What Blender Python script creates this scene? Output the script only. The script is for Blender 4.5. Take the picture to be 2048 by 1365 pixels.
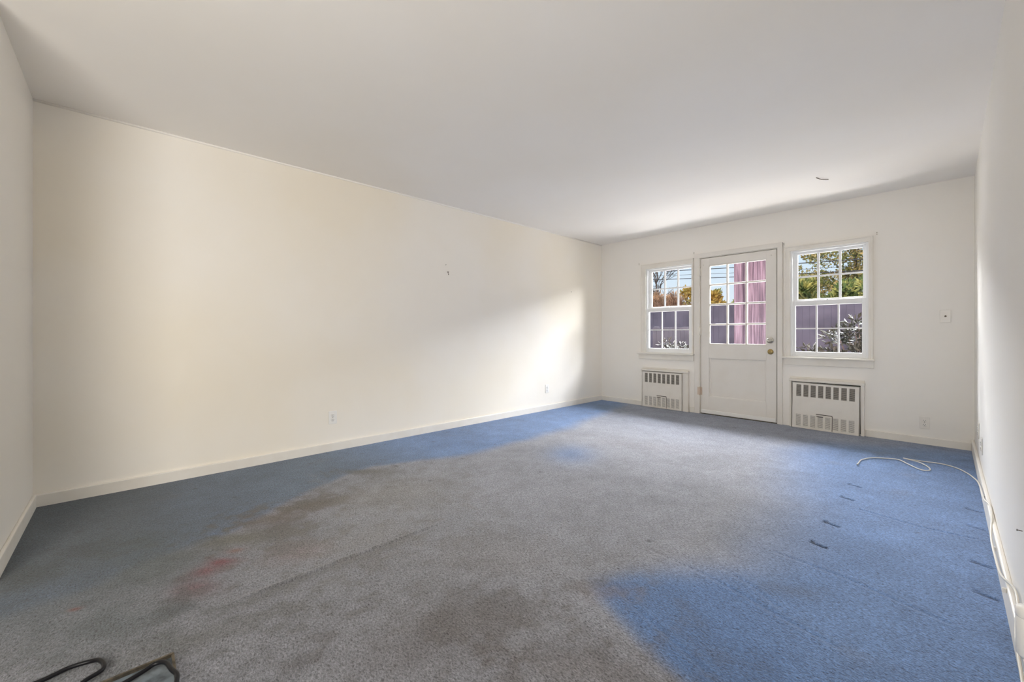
import bpy, bmesh, math, random
import numpy as np
from mathutils import Vector, Matrix
S = bpy.context.scene
for o in list(bpy.data.objects): bpy.data.objects.remove(o)
R = math.radians

# ------------------------------------------------------------ camera
cam_d = bpy.data.cameras.new('camera'); cam = bpy.data.objects.new('camera', cam_d)
S.collection.objects.link(cam); S.camera = cam
cam_d.sensor_width = 36.0; cam_d.lens = 36.0*819.0/2048.0
cam_d.shift_y = -13.5/2048.0
cam_d.clip_start = 0.02; cam_d.clip_end = 400
cam.location = (0, 0, 1.034); cam.rotation_euler = (R(90), 0, R(46.7))

# ------------------------------------------------------------ exposure
vs = S.view_settings; vs.view_transform = 'Standard'; vs.look = 'None'
vs.exposure = 0.0; vs.gamma = 1.0; vs.use_curve_mapping = False
S.cycles.max_bounces = 14; S.cycles.diffuse_bounces = 8; S.cycles.transparent_max_bounces = 16
S.cycles.sample_clamp_indirect = 6.0
S.cycles.use_denoising = True

# ------------------------------------------------------------ sky
w = bpy.data.worlds.new('sky'); S.world = w; w.use_nodes = True
nt = w.node_tree; nt.nodes.clear()
tc = nt.nodes.new('ShaderNodeTexCoord'); sx = nt.nodes.new('ShaderNodeSeparateXYZ')
rp = nt.nodes.new('ShaderNodeValToRGB'); bg = nt.nodes.new('ShaderNodeBackground'); wo = nt.nodes.new('ShaderNodeOutputWorld')
nt.links.new(tc.outputs['Generated'], sx.inputs[0]); nt.links.new(sx.outputs['Z'], rp.inputs[0])
nt.links.new(rp.outputs[0], bg.inputs[0]); nt.links.new(bg.outputs[0], wo.inputs[0])
cr = rp.color_ramp; cr.elements[0].position = 0.0; cr.elements[0].color = (0.84, 0.90, 0.95, 1)
cr.elements[1].position = 0.6; cr.elements[1].color = (0.42, 0.62, 0.95, 1)
e = cr.elements.new(0.16); e.color = (0.66, 0.82, 0.96, 1)
bg.inputs[1].default_value = 1.0

def light(name, kind, loc, energy, col, target=None, **kw):
    d = bpy.data.lights.new(name, kind); d.energy = energy; d.color = col
    for k, v in kw.items(): setattr(d, k, v)
    o = bpy.data.objects.new(name, d); S.collection.objects.link(o); o.location = loc
    if target is not None:
        o.rotation_euler = (Vector(target)-Vector(loc)).to_track_quat('-Z', 'Y').to_euler()
    return o
# winter sun from behind the house, lights the trees beyond the yard
light('sun', 'SUN', (-6, -20, 14), 2.0, (1.0, 0.90, 0.74), target=(-2, 12, 2.2), angle=R(0.6))
# bright open sky over the yard, coming down through the three openings
light('sky_light', 'AREA', (-1.4, 8.8, 3.6), 3900, (0.96, 0.975, 1.0), target=(-1.6, 5.4, 1.5), shape='RECTANGLE', size=11, size_y=1.7)
# added unseen fill lamp below the sills, aimed up into the room
light('low_fill', 'AREA', (-1.75, 6.35, .25), 162, (1.0, 0.975, 0.95), target=(-1.75, 3.2, 1.9), shape='RECTANGLE', size=3.6, size_y=1.0)
# added unseen fill lamp behind the camera, brightens left wall and ceiling
light('hall_fill', 'AREA', (-0.15, -1.25, 1.25), 80, (1.0, 0.952, 0.88), target=(-3.7, 1.5, 2.4), shape='RECTANGLE', size=1.3, size_y=1.7)

# ------------------------------------------------------------ materials
def mat(name, col, rough=0.6, metal=0.0, spec=0.5, noise=None, bump=None):
    """noise=(scale, colour2, low, high[, detail]); bump=(scale, strength, distance)"""
    m = bpy.data.materials.new(name); m.use_nodes = True
    n = m.node_tree; b = n.nodes['Principled BSDF']
    b.inputs['Base Color'].default_value = (*col, 1); b.inputs['Roughness'].default_value = rough
    b.inputs['Metallic'].default_value = metal; b.inputs['Specular IOR Level'].default_value = spec
    if noise or bump:
        t = n.nodes.new('ShaderNodeTexCoord')
    if noise:
        q = n.nodes.new('ShaderNodeTexNoise'); q.inputs['Scale'].default_value = noise[0]
        q.inputs['Detail'].default_value = noise[4] if len(noise) > 4 else 4
        mp = n.nodes.new('ShaderNodeMapRange'); mp.inputs[1].default_value = noise[2]; mp.inputs[2].default_value = noise[3]
        mx = n.nodes.new('ShaderNodeMix'); mx.data_type = 'RGBA'
        mx.inputs[6].default_value = (*col, 1); mx.inputs[7].default_value = (*noise[1], 1)
        n.links.new(t.outputs['Object'], q.inputs['Vector']); n.links.new(q.outputs[0], mp.inputs[0])
        n.links.new(mp.outputs[0], mx.inputs[0]); n.links.new(mx.outputs[2], b.inputs['Base Color'])
    if bump:
        q = n.nodes.new('ShaderNodeTexNoise'); q.inputs['Scale'].default_value = bump[0]; q.inputs['Detail'].default_value = 3
        bp = n.nodes.new('ShaderNodeBump'); bp.inputs['Strength'].default_value = bump[1]; bp.inputs['Distance'].default_value = bump[2]
        n.links.new(t.outputs['Object'], q.inputs['Vector']); n.links.new(q.outputs[0], bp.inputs['Height'])
        n.links.new(bp.outputs[0], b.inputs['Normal'])
    return m
M = {}
M['wall'] = mat('cream_wall_paint', (0.87, 0.845, 0.80), 0.55, spec=0.3, noise=(0.9, (0.86, 0.83, 0.77), 0.4, 0.65), bump=(7, 0.10, 0.01))
M['wall_l'] = mat('aged_cream_wall_paint', (0.88, 0.85, 0.795), 0.5, spec=0.35, noise=(0.55, (0.86, 0.805, 0.70), 0.40, 0.62), bump=(5, 0.12, 0.012))
M['ceil'] = mat('ceiling_paint', (0.90, 0.875, 0.84), 0.8, spec=0.2, noise=(0.7, (0.88, 0.845, 0.79), 0.4, 0.65), bump=(3, 0.15, 0.012))
M['trim'] = mat('trim_paint', (0.80, 0.77, 0.71), 0.4, noise=(6, (0.76, 0.72, 0.65), 0.45, 0.7), bump=(20, 0.12, 0.004))
M['door'] = mat('door_paint', (0.78, 0.75, 0.70), 0.38, noise=(4, (0.75, 0.715, 0.66), 0.45, 0.7), bump=(14, 0.08, 0.004))
M['vinyl'] = mat('white_vinyl', (0.86, 0.87, 0.87), 0.3)
M['rad'] = mat('radiator_cover_paint', (0.76, 0.725, 0.66), 0.4, noise=(8, (0.72, 0.68, 0.61), 0.5, 0.75))
M['radw'] = mat('radiator_slat_paint', (0.42, 0.39, 0.34), 0.5)
M['dark'] = mat('dark_gap', (0.03, 0.027, 0.024), 0.9)
M['metal_gap'] = mat('dark_metal_and_gap_shade', (0.10, 0.085, 0.07), 0.5, 0.6)
M['chrome'] = mat('satin_nickel', (0.50, 0.48, 0.43), 0.28, 1.0)
M['brass'] = mat('aged_brass', (0.42, 0.31, 0.13), 0.3, 1.0)
M['plate'] = mat('painted_plate', (0.80, 0.77, 0.71), 0.35)
M['plastic'] = mat('white_plastic', (0.84, 0.83, 0.80), 0.35)
M['slot'] = mat('socket_slot', (0.02, 0.018, 0.016), 0.6)
M['cable'] = mat('off_white_cable', (0.66, 0.63, 0.56), 0.4)
M['black'] = mat('black_rubber', (0.008, 0.008, 0.010), 0.3, spec=0.2)
M['slab'] = mat('grey_stone', (0.14, 0.17, 0.195), 0.4, noise=(22, (0.05, 0.06, 0.07), 0.42, 0.62, 8))
M['strip'] = mat('worn_metal_strip', (0.16, 0.135, 0.10), 0.45, 0.7, noise=(30, (0.08, 0.07, 0.055), 0.45, 0.6))
M['hinge'] = mat('worn_tan_hinge', (0.62, 0.50, 0.40), 0.45)
M['nail'] = mat('tarnished_nail', (0.20, 0.17, 0.14), 0.5, 0.5)
M['fence'] = mat('weathered_fence', (0.27, 0.27, 0.33), 0.85, noise=(1.2, (0.15, 0.15, 0.19), 0.4, 0.65, 6))
M['fence_low'] = mat('dark_weathered_pickets', (0.10, 0.092, 0.11), 0.85, noise=(2.2, (0.06, 0.055, 0.07), 0.4, 0.65, 6))
M['bark'] = mat('bark', (0.19, 0.15, 0.13), 0.9, noise=(9, (0.10, 0.08, 0.07), 0.4, 0.6))
M['paleb'] = mat('pale_bark', (0.20, 0.155, 0.13), 0.9, noise=(9, (0.10, 0.08, 0.07), 0.4, 0.6))
M['lf_con'] = mat('conifer_leaf', (0.13, 0.21, 0.06), 0.7, noise=(4.5, (0.60, 0.60, 0.20), 0.44, 0.60))
M['lf_yel'] = mat('yellowed_leaf', (0.66, 0.48, 0.13), 0.7, noise=(3.0, (0.26, 0.30, 0.08), 0.48, 0.62))
M['lf_mix'] = mat('autumn_leaf', (0.26, 0.29, 0.09), 0.7, noise=(3.5, (0.66, 0.50, 0.22), 0.45, 0.6))
M['lf_reed'] = mat('dry_reed', (0.74, 0.50, 0.30), 0.8, noise=(4, (0.34, 0.21, 0.12), 0.45, 0.6))
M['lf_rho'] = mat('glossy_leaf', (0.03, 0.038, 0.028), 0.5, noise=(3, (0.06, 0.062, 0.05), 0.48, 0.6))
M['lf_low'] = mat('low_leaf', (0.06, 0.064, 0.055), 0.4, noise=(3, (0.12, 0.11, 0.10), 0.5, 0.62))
M['soil'] = mat('leaf_littered_soil', (0.09, 0.08, 0.085), 0.95, noise=(5, (0.16, 0.14, 0.12), 0.52, 0.66, 8), bump=(9, 0.6, 0.05))
M['wire'] = mat('utility_wire', (0.05, 0.055, 0.06), 0.6)
M['wirep'] = mat('pale_utility_wire', (0.60, 0.58, 0.56), 0.6)
M['brick'] = mat('house_wall', (0.22, 0.12, 0.09), 0.9)

def wood_mat():
    m = bpy.data.materials.new('weathered_purple_boards'); m.use_nodes = True; n = m.node_tree; b = n.nodes['Principled BSDF']
    b.inputs['Roughness'].default_value = 0.75
    t = n.nodes.new('ShaderNodeTexCoord'); mp = n.nodes.new('ShaderNodeMapping'); mp.inputs['Scale'].default_value = (26, 26, 1.1)
    q = n.nodes.new('ShaderNodeTexNoise'); q.inputs['Scale'].default_value = 1.6; q.inputs['Detail'].default_value = 8; q.inputs['Distortion'].default_value = 0.5
    r = n.nodes.new('ShaderNodeValToRGB'); e = r.color_ramp.elements
    e[0].position = .32; e[0].color = (.062, .050, .080, 1); e[1].position = .68; e[1].color = (.29, .245, .33, 1)
    k = r.color_ramp.elements.new(.5); k.color = (.155, .124, .175, 1)
    n.links.new(t.outputs['Object'], mp.inputs[0]); n.links.new(mp.outputs[0], q.inputs['Vector'])
    n.links.new(q.outputs[0], r.inputs[0]); n.links.new(r.outputs[0], b.inputs['Base Color'])
    return m
M['screen'] = wood_mat()

def glass_mat():
    m = bpy.data.materials.new('window_glass'); m.use_nodes = True; n = m.node_tree; n.nodes.clear()
    o = n.nodes.new('ShaderNodeOutputMaterial'); tr = n.nodes.new('ShaderNodeBsdfTransparent'); g = n.nodes.new('ShaderNodeBsdfGlossy')
    g.inputs['Roughness'].default_value = 0.02
    df = n.nodes.new('ShaderNodeBsdfDiffuse'); df.inputs[0].default_value = (.8, .8, .85, 1)
    t = n.nodes.new('ShaderNodeTexCoord'); q = n.nodes.new('ShaderNodeTexNoise'); q.inputs['Scale'].default_value = 5; q.inputs['Detail'].default_value = 6
    mr = n.nodes.new('ShaderNodeMapRange'); mr.inputs[1].default_value = .35; mr.inputs[2].default_value = .75; mr.inputs[3].default_value = .001; mr.inputs[4].default_value = .010
    fr = n.nodes.new('ShaderNodeFresnel'); fr.inputs[0].default_value = 1.10
    m1 = n.nodes.new('ShaderNodeMixShader'); m2 = n.nodes.new('ShaderNodeMixShader')
    n.links.new(t.outputs['Object'], q.inputs['Vector']); n.links.new(q.outputs[0], mr.inputs[0])
    n.links.new(fr.outputs[0], m1.inputs[0]); n.links.new(tr.outputs[0], m1.inputs[1]); n.links.new(g.outputs[0], m1.inputs[2])
    n.links.new(mr.outputs[0], m2.inputs[0]); n.links.new(m1.outputs[0], m2.inputs[1]); n.links.new(df.outputs[0], m2.inputs[2])
    n.links.new(m2.outputs[0], o.inputs[0])
    return m
M['glass'] = glass_mat()

# ------------------------------------------------------------ builders
def tag(o, label=None, cat=None, group=None, kind=None):
    if label: o['label'] = label
    if cat: o['category'] = cat
    if group: o['group'] = group
    if kind: o['kind'] = kind
    return o
def empty(name, loc, **kw):
    o = bpy.data.objects.new(name, None); S.collection.objects.link(o); o.location = loc; o.empty_display_size = .1
    return tag(o, **kw)
class MB:
    """collects shapes in world coordinates, builds one mesh object"""
    def __init__(s): s.bm = bmesh.new()
    def box(s, x0, x1, y0, y1, z0, z1, bev=0.0, seg=2):
        t = bmesh.new(); bmesh.ops.create_cube(t, size=1)
        for v in t.verts:
            v.co = Vector(((x0+x1)/2+v.co.x*(x1-x0), (y0+y1)/2+v.co.y*(y1-y0), (z0+z1)/2+v.co.z*(z1-z0)))
        if bev > 0: bmesh.ops.bevel(t, geom=list(t.edges), offset=bev, segments=seg, profile=.5, affect='EDGES')
        s._add(t); return s
    def _add(s, t, mtx=None):
        if mtx is not None: bmesh.ops.transform(t, matrix=mtx, verts=t.verts)
        me = bpy.data.meshes.new('tmp'); t.to_mesh(me); t.free(); s.bm.from_mesh(me); bpy.data.meshes.remove(me)
    def lathe(s, prof, origin, axis=(0, 0, 1), seg=28):
        """prof: list of (radius, height) revolved about axis at origin"""
        t = bmesh.new(); rings = []
        for r, h in prof:
            rings.append([t.verts.new((max(r, 1e-5)*math.cos(2*math.pi*i/seg), max(r, 1e-5)*math.sin(2*math.pi*i/seg), h)) for i in range(seg)])
        for a, b in zip(rings, rings[1:]):
            for i in range(seg): t.faces.new((a[i], a[(i+1) % seg], b[(i+1) % seg], b[i]))
        t.faces.new(rings[0][::-1]); t.faces.new(rings[-1])
        for f in t.faces: f.smooth = True
        q = Vector(axis).to_track_quat('Z', 'Y').to_matrix().to_4x4()
        s._add(t, Matrix.Translation(origin) @ q); return s
    def tube(s, pts, rad, seg=8, cap=True, smooth=True):
        pts = [Vector(p) for p in pts]; n = len(pts)
        rads = rad if isinstance(rad, (list, tuple)) else [rad]*n
        rings = []; up = Vector((0, 0, 1)); prev = None
        for i, p in enumerate(pts):
            d = (pts[min(i+1, n-1)]-pts[max(i-1, 0)])
            if d.length < 1e-9: d = Vector((0, 0, 1))
            d.normalize()
            if prev is None: a = d.cross(up if abs(d.z) < .95 else Vector((1, 0, 0))).normalized()
            else: a = (prev-d*prev.dot(d)).normalized()
            prev = a; b = d.cross(a)
            rings.append([s.bm.verts.new(p+(a*math.cos(2*math.pi*k/seg)+b*math.sin(2*math.pi*k/seg))*rads[i]) for k in range(seg)])
        for A, B in zip(rings, rings[1:]):
            for k in range(seg):
                f = s.bm.faces.new((A[k], A[(k+1) % seg], B[(k+1) % seg], B[k])); f.smooth = smooth
        if cap: s.bm.faces.new(rings[0][::-1]); s.bm.faces.new(rings[-1])
        return s
    def build(s, name, m, parent=None, **kw):
        bmesh.ops.recalc_face_normals(s.bm, faces=s.bm.faces)
        me = bpy.data.meshes.new(name); s.bm.to_mesh(me); s.bm.free(); me.materials.append(m)
        o = bpy.data.objects.new(name, me); S.collection.objects.link(o)
        if parent is not None:
            o.parent = parent
            base = Vector(parent.location) if parent.type == 'EMPTY' else Vector((0, 0, 0))
            me.transform(Matrix.Translation(-base))
        return tag(o, **kw)
def spline(pts, n=8):
    P = [Vector(p) for p in pts]; P = [2*P[0]-P[1]]+P+[2*P[-1]-P[-2]]; out = []
    for i in range(1, len(P)-2):
        for k in range(n):
            t = k/n; a, b, c, d = P[i-1:i+3]
            out.append(.5*((2*b)+(c-a)*t+(2*a-5*b+4*c-d)*t*t+(3*b-a-3*c+d)*t**3))
    out.append(P[-2]); return out

# ------------------------------------------------------------ room shell
XL, XR, YN, YF, H = -3.74, 0.17, -0.405, 5.465, 2.44
YB = -3.6                     # back of the hall behind the camera
W1 = (-2.972, -2.305, 0.775, 1.972)      # clear opening x0,x1,z0,z1
W2 = (-1.210, -0.540, 0.785, 1.972)
DR = (-2.212, -1.335, 0.0, 2.030)
T = 0.10                                  # depth of the far wall
MB().box(XL-.12, XL, YB-.12, YF+T, -.15, H+.1).build('wall_left', M['wall_l'], kind='structure')
MB().box(XR, XR+.12, YB-.12, YF+T, -.15, H+.1).build('wall_right', M['wall'], kind='structure')
MB().box(XL, -2.7, YN-.12, YN, -.15, H).build('wall_near', M['wall'], kind='structure')
MB().box(XL, XR, YB-.12, YB, -.15, H+.1).build('wall_back', M['wall'], kind='structure')
fw = MB()
for (x0, x1, z0, z1) in [(XL, W1[0], -.15, H), (W1[0], W1[1], -.15, W1[2]), (W1[0], W1[1], W1[3], H),
                         (W1[1], DR[0], -.15, H), (DR[0], DR[1], DR[3], H), (DR[0], DR[1], -.15, -.005), (DR[1], W2[0], -.15, H),
                         (W2[0], W2[1], -.15, W2[2]), (W2[0], W2[1], W2[3], H), (W2[1], XR, -.15, H)]:
    fw.box(x0, x1, YF, YF+T, z0, z1)
fw.build('wall_far', M['wall'], kind='structure')
sk = MB()
for (x0, x1, z0, z1) in [(XL-.12, W1[0]-.02, -.25, H), (W1[0]-.02, W1[1]+.02, -.25, W1[2]-.02), (W1[0]-.02, W1[1]+.02, W1[3]+.02, H), (W1[1]+.02, DR[0], -.25, H),
                         (DR[0], DR[1], DR[3], H), (DR[0], DR[1], -.25, -.02), (DR[1], W2[0]-.02, -.25, H),
                         (W2[0]-.02, W2[1]+.02, -.25, W2[2]-.02), (W2[0]-.02, W2[1]+.02, W2[3]+.02, H), (W2[1]+.02, XR+.12, -.25, H)]:
    sk.box(x0, x1, YF+T+.001, YF+T+.03, z0, z1)
sk.build('wall_outside', M['brick'], kind='structure')
MB().box(XL, XR, YB, YF, H, H+.1).build('ceiling', M['ceil'], kind='structure')
# the storey above, which throws the yard into shade
MB().box(XL-6, XR+7, -5.5, YF+T, H+.1, 5.0).build('roof', M['brick'], kind='structure')

# thin cove where ceiling and long wall meet
MB().tube([(XL+.002, YN, H-.004), (XL+.002, YF, H-.004)], .009).build('trim_1', M['ceil'], kind='structure')
def baseboard(name, x0, x1, y0, y1, h=.074):
    MB().box(x0, x1, y0, y1, -.01, h, bev=.006).build(name, M['trim'], kind='structure')
baseboard('baseboard_left', XL, XL+.016, YN, YF)
baseboard('baseboard_near', XL+.016, -2.7, YN, YN+.016, .08)
baseboard('baseboard_right', XR-.018, XR, YB, YF, .10)
baseboard('baseboard_far_left', XL+.016, -3.015, YF-.014, YF, .068)
baseboard('baseboard_far_right', -.562, XR-.018, YF-.014, YF, .068)
baseboard('baseboard_far_middle', -2.345, -2.278, YF-.014, YF, .068)

# ------------------------------------------------------------ carpet
def smooth(x): x = np.clip(x, 0, 1); return x*x*(3-2*x)
def vnoise(x, y, sc, seed, octv=4):
    out = np.zeros_like(x); amp = 1; tot = 0
    for o in range(octv):
        rg = np.random.RandomState(seed*17+o); g = rg.rand(256, 256)
        u = x*sc+100; v = y*sc+100; i = np.floor(u).astype(int); j = np.floor(v).astype(int)
        a = smooth(u-i); b = smooth(v-j); i0 = i % 256; j0 = j % 256; i1 = (i+1) % 256; j1 = (j+1) % 256
        out += amp*((g[i0, j0]*(1-a)+g[i1, j0]*a)*(1-b)+(g[i0, j1]*(1-a)+g[i1, j1]*a)*b); tot += amp
        amp *= .55; sc *= 2.03
    return out/tot-.5
def sdf(x, y, P):
    """signed distance to polygon, inside positive"""
    d = np.full_like(x, 1e9); ins = np.zeros(x.shape, bool); n = len(P)
    for i in range(n):
        ax, ay = P[i]; bx, by = P[(i+1) % n]; ex, ey = bx-ax, by-ay
        t = np.clip(((x-ax)*ex+(y-ay)*ey)/(ex*ex+ey*ey+1e-12), 0, 1)
        d = np.minimum(d, np.hypot(x-ax-t*ex, y-ay-t*ey))
        if abs(ey) > 1e-9:
            c = ((ay > y) != (by > y)) & (x < ex*(y-ay)/ey+ax); ins ^= c
    return np.where(ins, d, -d)
def seg_d(x, y, P):
    d = np.full_like(x, 1e9)
    for (ax, ay), (bx, by) in zip(P, P[1:]):
        ex, ey = bx-ax, by-ay; t = np.clip(((x-ax)*ex+(y-ay)*ey)/(ex*ex+ey*ey+1e-12), 0, 1)
        d = np.minimum(d, np.hypot(x-ax-t*ex, y-ay-t*ey))
    return d
def carpet():
    SX0, SX1, SY1 = -1.72, -1.15, 0.11     # the strip of stone floor where carpet was cut away
    xs = np.concatenate([np.arange(XL, XR, .007), [XR]]); ys = np.concatenate([[YB, -2.5, -1.2], np.arange(-.62, YF, .007), [YF]])
    nx, ny = len(xs), len(ys); X, Y = np.meshgrid(xs, ys); x = X.ravel(); y = Y.ravel()
    wob = vnoise(x, y, 2.2, 1)*.22+vnoise(x, y, 9, 2)*.06
    A = [(XL-1, 6), (-3.45, 5.9), (-3.16, 5.19), (-2.95, 4.05), (-2.84, 3.39), (-2.80, 2.88), (-2.83, 2.51), (-2.83, 2.1), (-2.92, 1.81), (-3.03, 1.61),
         (-3.11, 1.4), (-3.04, 1.17), (-2.92, .9), (-2.77, .68), (-2.66, .5), (-2.58, .35), (-2.52, .1), (-2.4, -.1), (-2.3, -1), (XL-1, -1)]
    B = [(-1.0, 1.42), (-.94, 1.58), (-.82, 1.75), (-.62, 2.00), (-.60, 2.34), (-.62, 2.93), (-.78, 3.46), (-.99, 4.29), (-.9, 4.84), (.6, 5.6),
         (.6, -1), (.1, -1), (-.25, .9), (-.53, 1.21), (-.64, 1.24), (-.78, 1.29), (-.92, 1.35)]
    blue = smooth((sdf(x, y, A)+wob*.45)/(.10+.10*np.clip(y-1.5, 0, 2))+.5)
    near = np.clip((2.4-y)/1.0, 0, 1)                      # crisper edge close to the camera
    bB = smooth((sdf(x, y, B)+wob*.35)/(.10+.55*(1-near))+.5)
    blue = np.maximum(blue, bB)
    c = np.exp(-(((x+2.23)*.8+(y-2.8)*.5)**2/.035+((y-2.8)*.8-(x+2.23)*.5)**2/.06)); blue = np.maximum(blue, c*.7)
    blue = np.maximum(blue, .25*smooth((y-3.2)/2))         # faint blue left in the worn area by the door
    ll = smooth((-1.95-x+wob)/.5)*smooth((.45-y+wob)/.5)   # greenish-grey grime towards the near wall
    n1 = vnoise(x, y, 1.6, 5); n2 = vnoise(x, y, 5, 6); n3 = vnoise(x, y, 18, 7)
    def C(*a): return np.array(a)[None, :]
    cb = C(.120, .210, .405); cg = C(.254, .262, .296); cs = C(.092, .120, .140)
    col = cg*(1-blue[:, None])+cb*blue[:, None]
    # strong clean blue in the patch right of the worn path, paler by the right wall
    pat = smooth(sdf(x, y, [(-1.0, 1.42), (-.6, 2.0), (-.45, 1.75), (-.2, 1.35), (-.1, .6), (-.53, 1.0)])/.3+.5)[:, None]*bB[:, None]
    col = col*(1-.55*pat)+C(.072, .145, .31)*.55*pat
    pale = (smooth((x+.5)/.4)*smooth((y-1.2)/1.2))[:, None]; col = col*(1-.35*pale)+C(.135, .225, .42)*.35*pale
    lft = (smooth((-2.45-x)/.25)*smooth((2.3-y)/1.3)*blue)[:, None]; col = col*(1-.8*lft)+C(.118, .155, .195)*.8*lft
    col = col*(1-.8*ll[:, None])+cs*.8*ll[:, None]
    worn = (np.exp(-((x+1.6)**2/.8+(y-4.5)**2/1.3)))[:, None]; col = col*(1-.3*worn)+C(.26, .26, .285)*.3*worn
    def stain(px, py, rx, ry, ang, rgb, a, wn=.6):
        nonlocal col
        ca, sa = math.cos(R(ang)), math.sin(R(ang)); dx, dy = x-px, y-py
        u = (dx*ca+dy*sa)/rx; v = (-dx*sa+dy*ca)/ry
        q = np.exp(-(u*u+v*v)*np.clip(1+wn*4*n3+wn*2*n2, .35, 4)); q = (np.clip(q*a, 0, 1))[:, None]
        col = col*(1-q)+C(*rgb)*q
    stain(-2.62, .86, .26, .10, 82, (.105, .080, .062), .85, 1.0); stain(-2.50, .62, .16, .10, 70, (.11, .085, .07), .6, 1.0)
    stain(-2.66, .80, .22, .09, 80, (0.111, 0.091, 0.065), .75); stain(-2.60, .58, .16, .08, 70, (0.130, 0.098, 0.072), .7)
    stain(-2.46, .40, .20, .09, 60, (0.130, 0.117, 0.065), .65); stain(-2.36, .55, .2, .1, 60, (0.111, 0.104, 0.085), .5)
    stain(-2.93, 1.38, .22, .07, 50, (0.124, 0.111, 0.091), .6); stain(-3.05, 1.25, .15, .05, 60, (0.111, 0.104, 0.091), .6)
    stain(-2.26, .31, .065, .04, 50, (0.195, 0.026, 0.033), .95); stain(-2.22, .25, .06, .05, 40, (0.208, 0.033, 0.039), .8)
    stain(-2.10, .20, .09, .06, 40, (0.195, 0.052, 0.065), .65); stain(-2.33, .38, .045, .03, 60, (0.195, 0.065, 0.033), .7)
    stain(-2.245, -.14, .02, .012, 60, (0.260, 0.052, 0.026), .9); stain(-2.1, .6, .14, .09, 70, (0.273, 0.189, 0.176), .5)
    stain(-.93, 1.40, .10, .05, 60, (0.215, 0.156, 0.143), .35); stain(-2.84, -.16, .12, .07, 40, (0.052, 0.065, 0.072), .6)
    stain(-2.70, -.30, .15, .10, 40, (0.052, 0.068, 0.068), .7); stain(-2.75, .05, .14, .08, 40, (0.065, 0.091, 0.085), .5)
    stain(-2.34, .03, .10, .05, 40, (0.058, 0.078, 0.072), .45); stain(-1.97, .16, .06, .03, 60, (0.052, 0.065, 0.078), .6)
    stain(-1.5, .85, .35, .22, 10, (0.156, 0.156, 0.163), .35); stain(-1.2, .7, .3, .2, 60, (0.124, 0.114, 0.114), .5)
    stain(-1.9, 3.5, .5, .15, 20, (0.260, 0.247, 0.273), .35); stain(-2.5, 1.2, .25, .35, 10, (0.234, 0.221, 0.208), .5)
    stain(-.35, 4.9, .4, .25, 20, (0.078, 0.130, 0.208), .5); stain(-3.3, 5.0, .25, .3, 0, (0.078, 0.130, 0.176), .5)
    q = (smooth((y-.15)/.3)*smooth((1.35-y)/.5)*np.exp(-((x+1.862)/.030)**2)*.45)[:, None]; col = col*(1-q)+C(.085, .083, .075)*q  # near side of the seam darkened: painted shade with some dirt
    q = (smooth((y-.15)/.3)*smooth((1.35-y)/.5)*np.exp(-((x+1.905)/.009)**2)*.35)[:, None]; col = col*(1-q)+C(.34, .335, .35)*q  # lit crest of the seam painted as a paler line
    stain(-1.75, .15, .25, .07, 75, (.10, .10, .08), .5, 1.0); stain(-2.05, -.05, .22, .16, 30, (.085, .115, .12), .6, .8); stain(-2.45, .10, .25, .14, 30, (.10, .125, .12), .6, .8)
    stain(-1.15, .95, .30, .13, 50, (.13, .115, .105), .55, .9); stain(-.80, 1.02, .22, .12, 40, (.15, .13, .12), .5, .9); stain(-1.45, 1.25, .35, .2, 40, (.25, .24, .25), .5, .9)
    stain(-2.35, 1.35, .30, .35, 10, (.24, .235, .235), .5, .9); stain(-2.0, .9, .18, .3, 0, (.245, .235, .23), .5, .9)
    rg = np.random.RandomState(4)
    for px, py in [(-3.49, 1.07), (-3.67, 1.27), (-3.48, 1.49), (-3.62, 1.77), (-2.96, 1.54), (-2.98, 1.62), (-2.89, 1.76), (-3.38, 2.15), (-3.07, 2.18), (-2.91, 2.52),
                   (-3.58, 3.34), (-3.49, 3.48), (-2.86, 3.3), (-2.93, 1.13), (-2.09, 2.26), (-2.5, 1.56), (-2.76, 2.03), (-3.05, -.07), (-3.11, -.18), (-3.45, .34), (-3.1, .5),
                   (-1.02, 1.9), (-1.6, 4.9), (-1.3, 4.7), (-1.9, 5.0), (-.1, 3.0)]:
        stain(px, py, rg.uniform(.008, .02), rg.uniform(.006, .010), rg.uniform(20, 70), (.03, .03, .035), .85, .2)
    rg = np.random.RandomState(9)
    for i in range(60):
        px, py = rg.uniform(-3.6, .1), rg.uniform(.0, 5.3)
        stain(px, py, rg.uniform(.03, .12), rg.uniform(.02, .06), rg.uniform(0, 90), tuple(np.array((.13, .137, .155))*rg.uniform(.8, 1.9)), rg.uniform(.12, .3))
    near_shade = smooth((1.9-y)/2.0)[:, None]; col = col*(1-.38*near_shade)      # near end darkened: falloff of window light painted into the carpet
    col = col*.92*(1+.30*n1+.34*n2+.30*n3)[:, None]
    z = np.zeros_like(x)
    # seam that stands up along the room
    s = x+1.90+.02*vnoise(y, y, 2, 3); along = smooth((y-.25)/.3)*smooth((1.45-y)/.5)
    z += along*(.008*np.exp(-(s/.010)**2)-.0015*np.exp(-((s-.02)/.01)**2))
    for P in ([(-.98, 1.83), (-.71, 1.81), (-.55, 1.78), (-.42, 1.74), (-.25, 1.71)], [(-.69, 1.92), (-.55, 1.87), (-.44, 1.80)],
              [(-.94, 1.47), (-.81, 1.40), (-.66, 1.35), (-.50, 1.29)], [(-1.02, 1.36), (-.9, 1.25), (-.75, 1.15)], [(-.55, 2.24), (-.30, 2.22), (.0, 2.14)], [(-.35, 3.15), (-.1, 3.1), (.1, 3.12)]):
        d = seg_d(x, y, P)+.006*n2; z += -.0028*np.exp(-(d/.009)**2)+.0012*np.exp(-((d-.022)/.012)**2)
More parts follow.
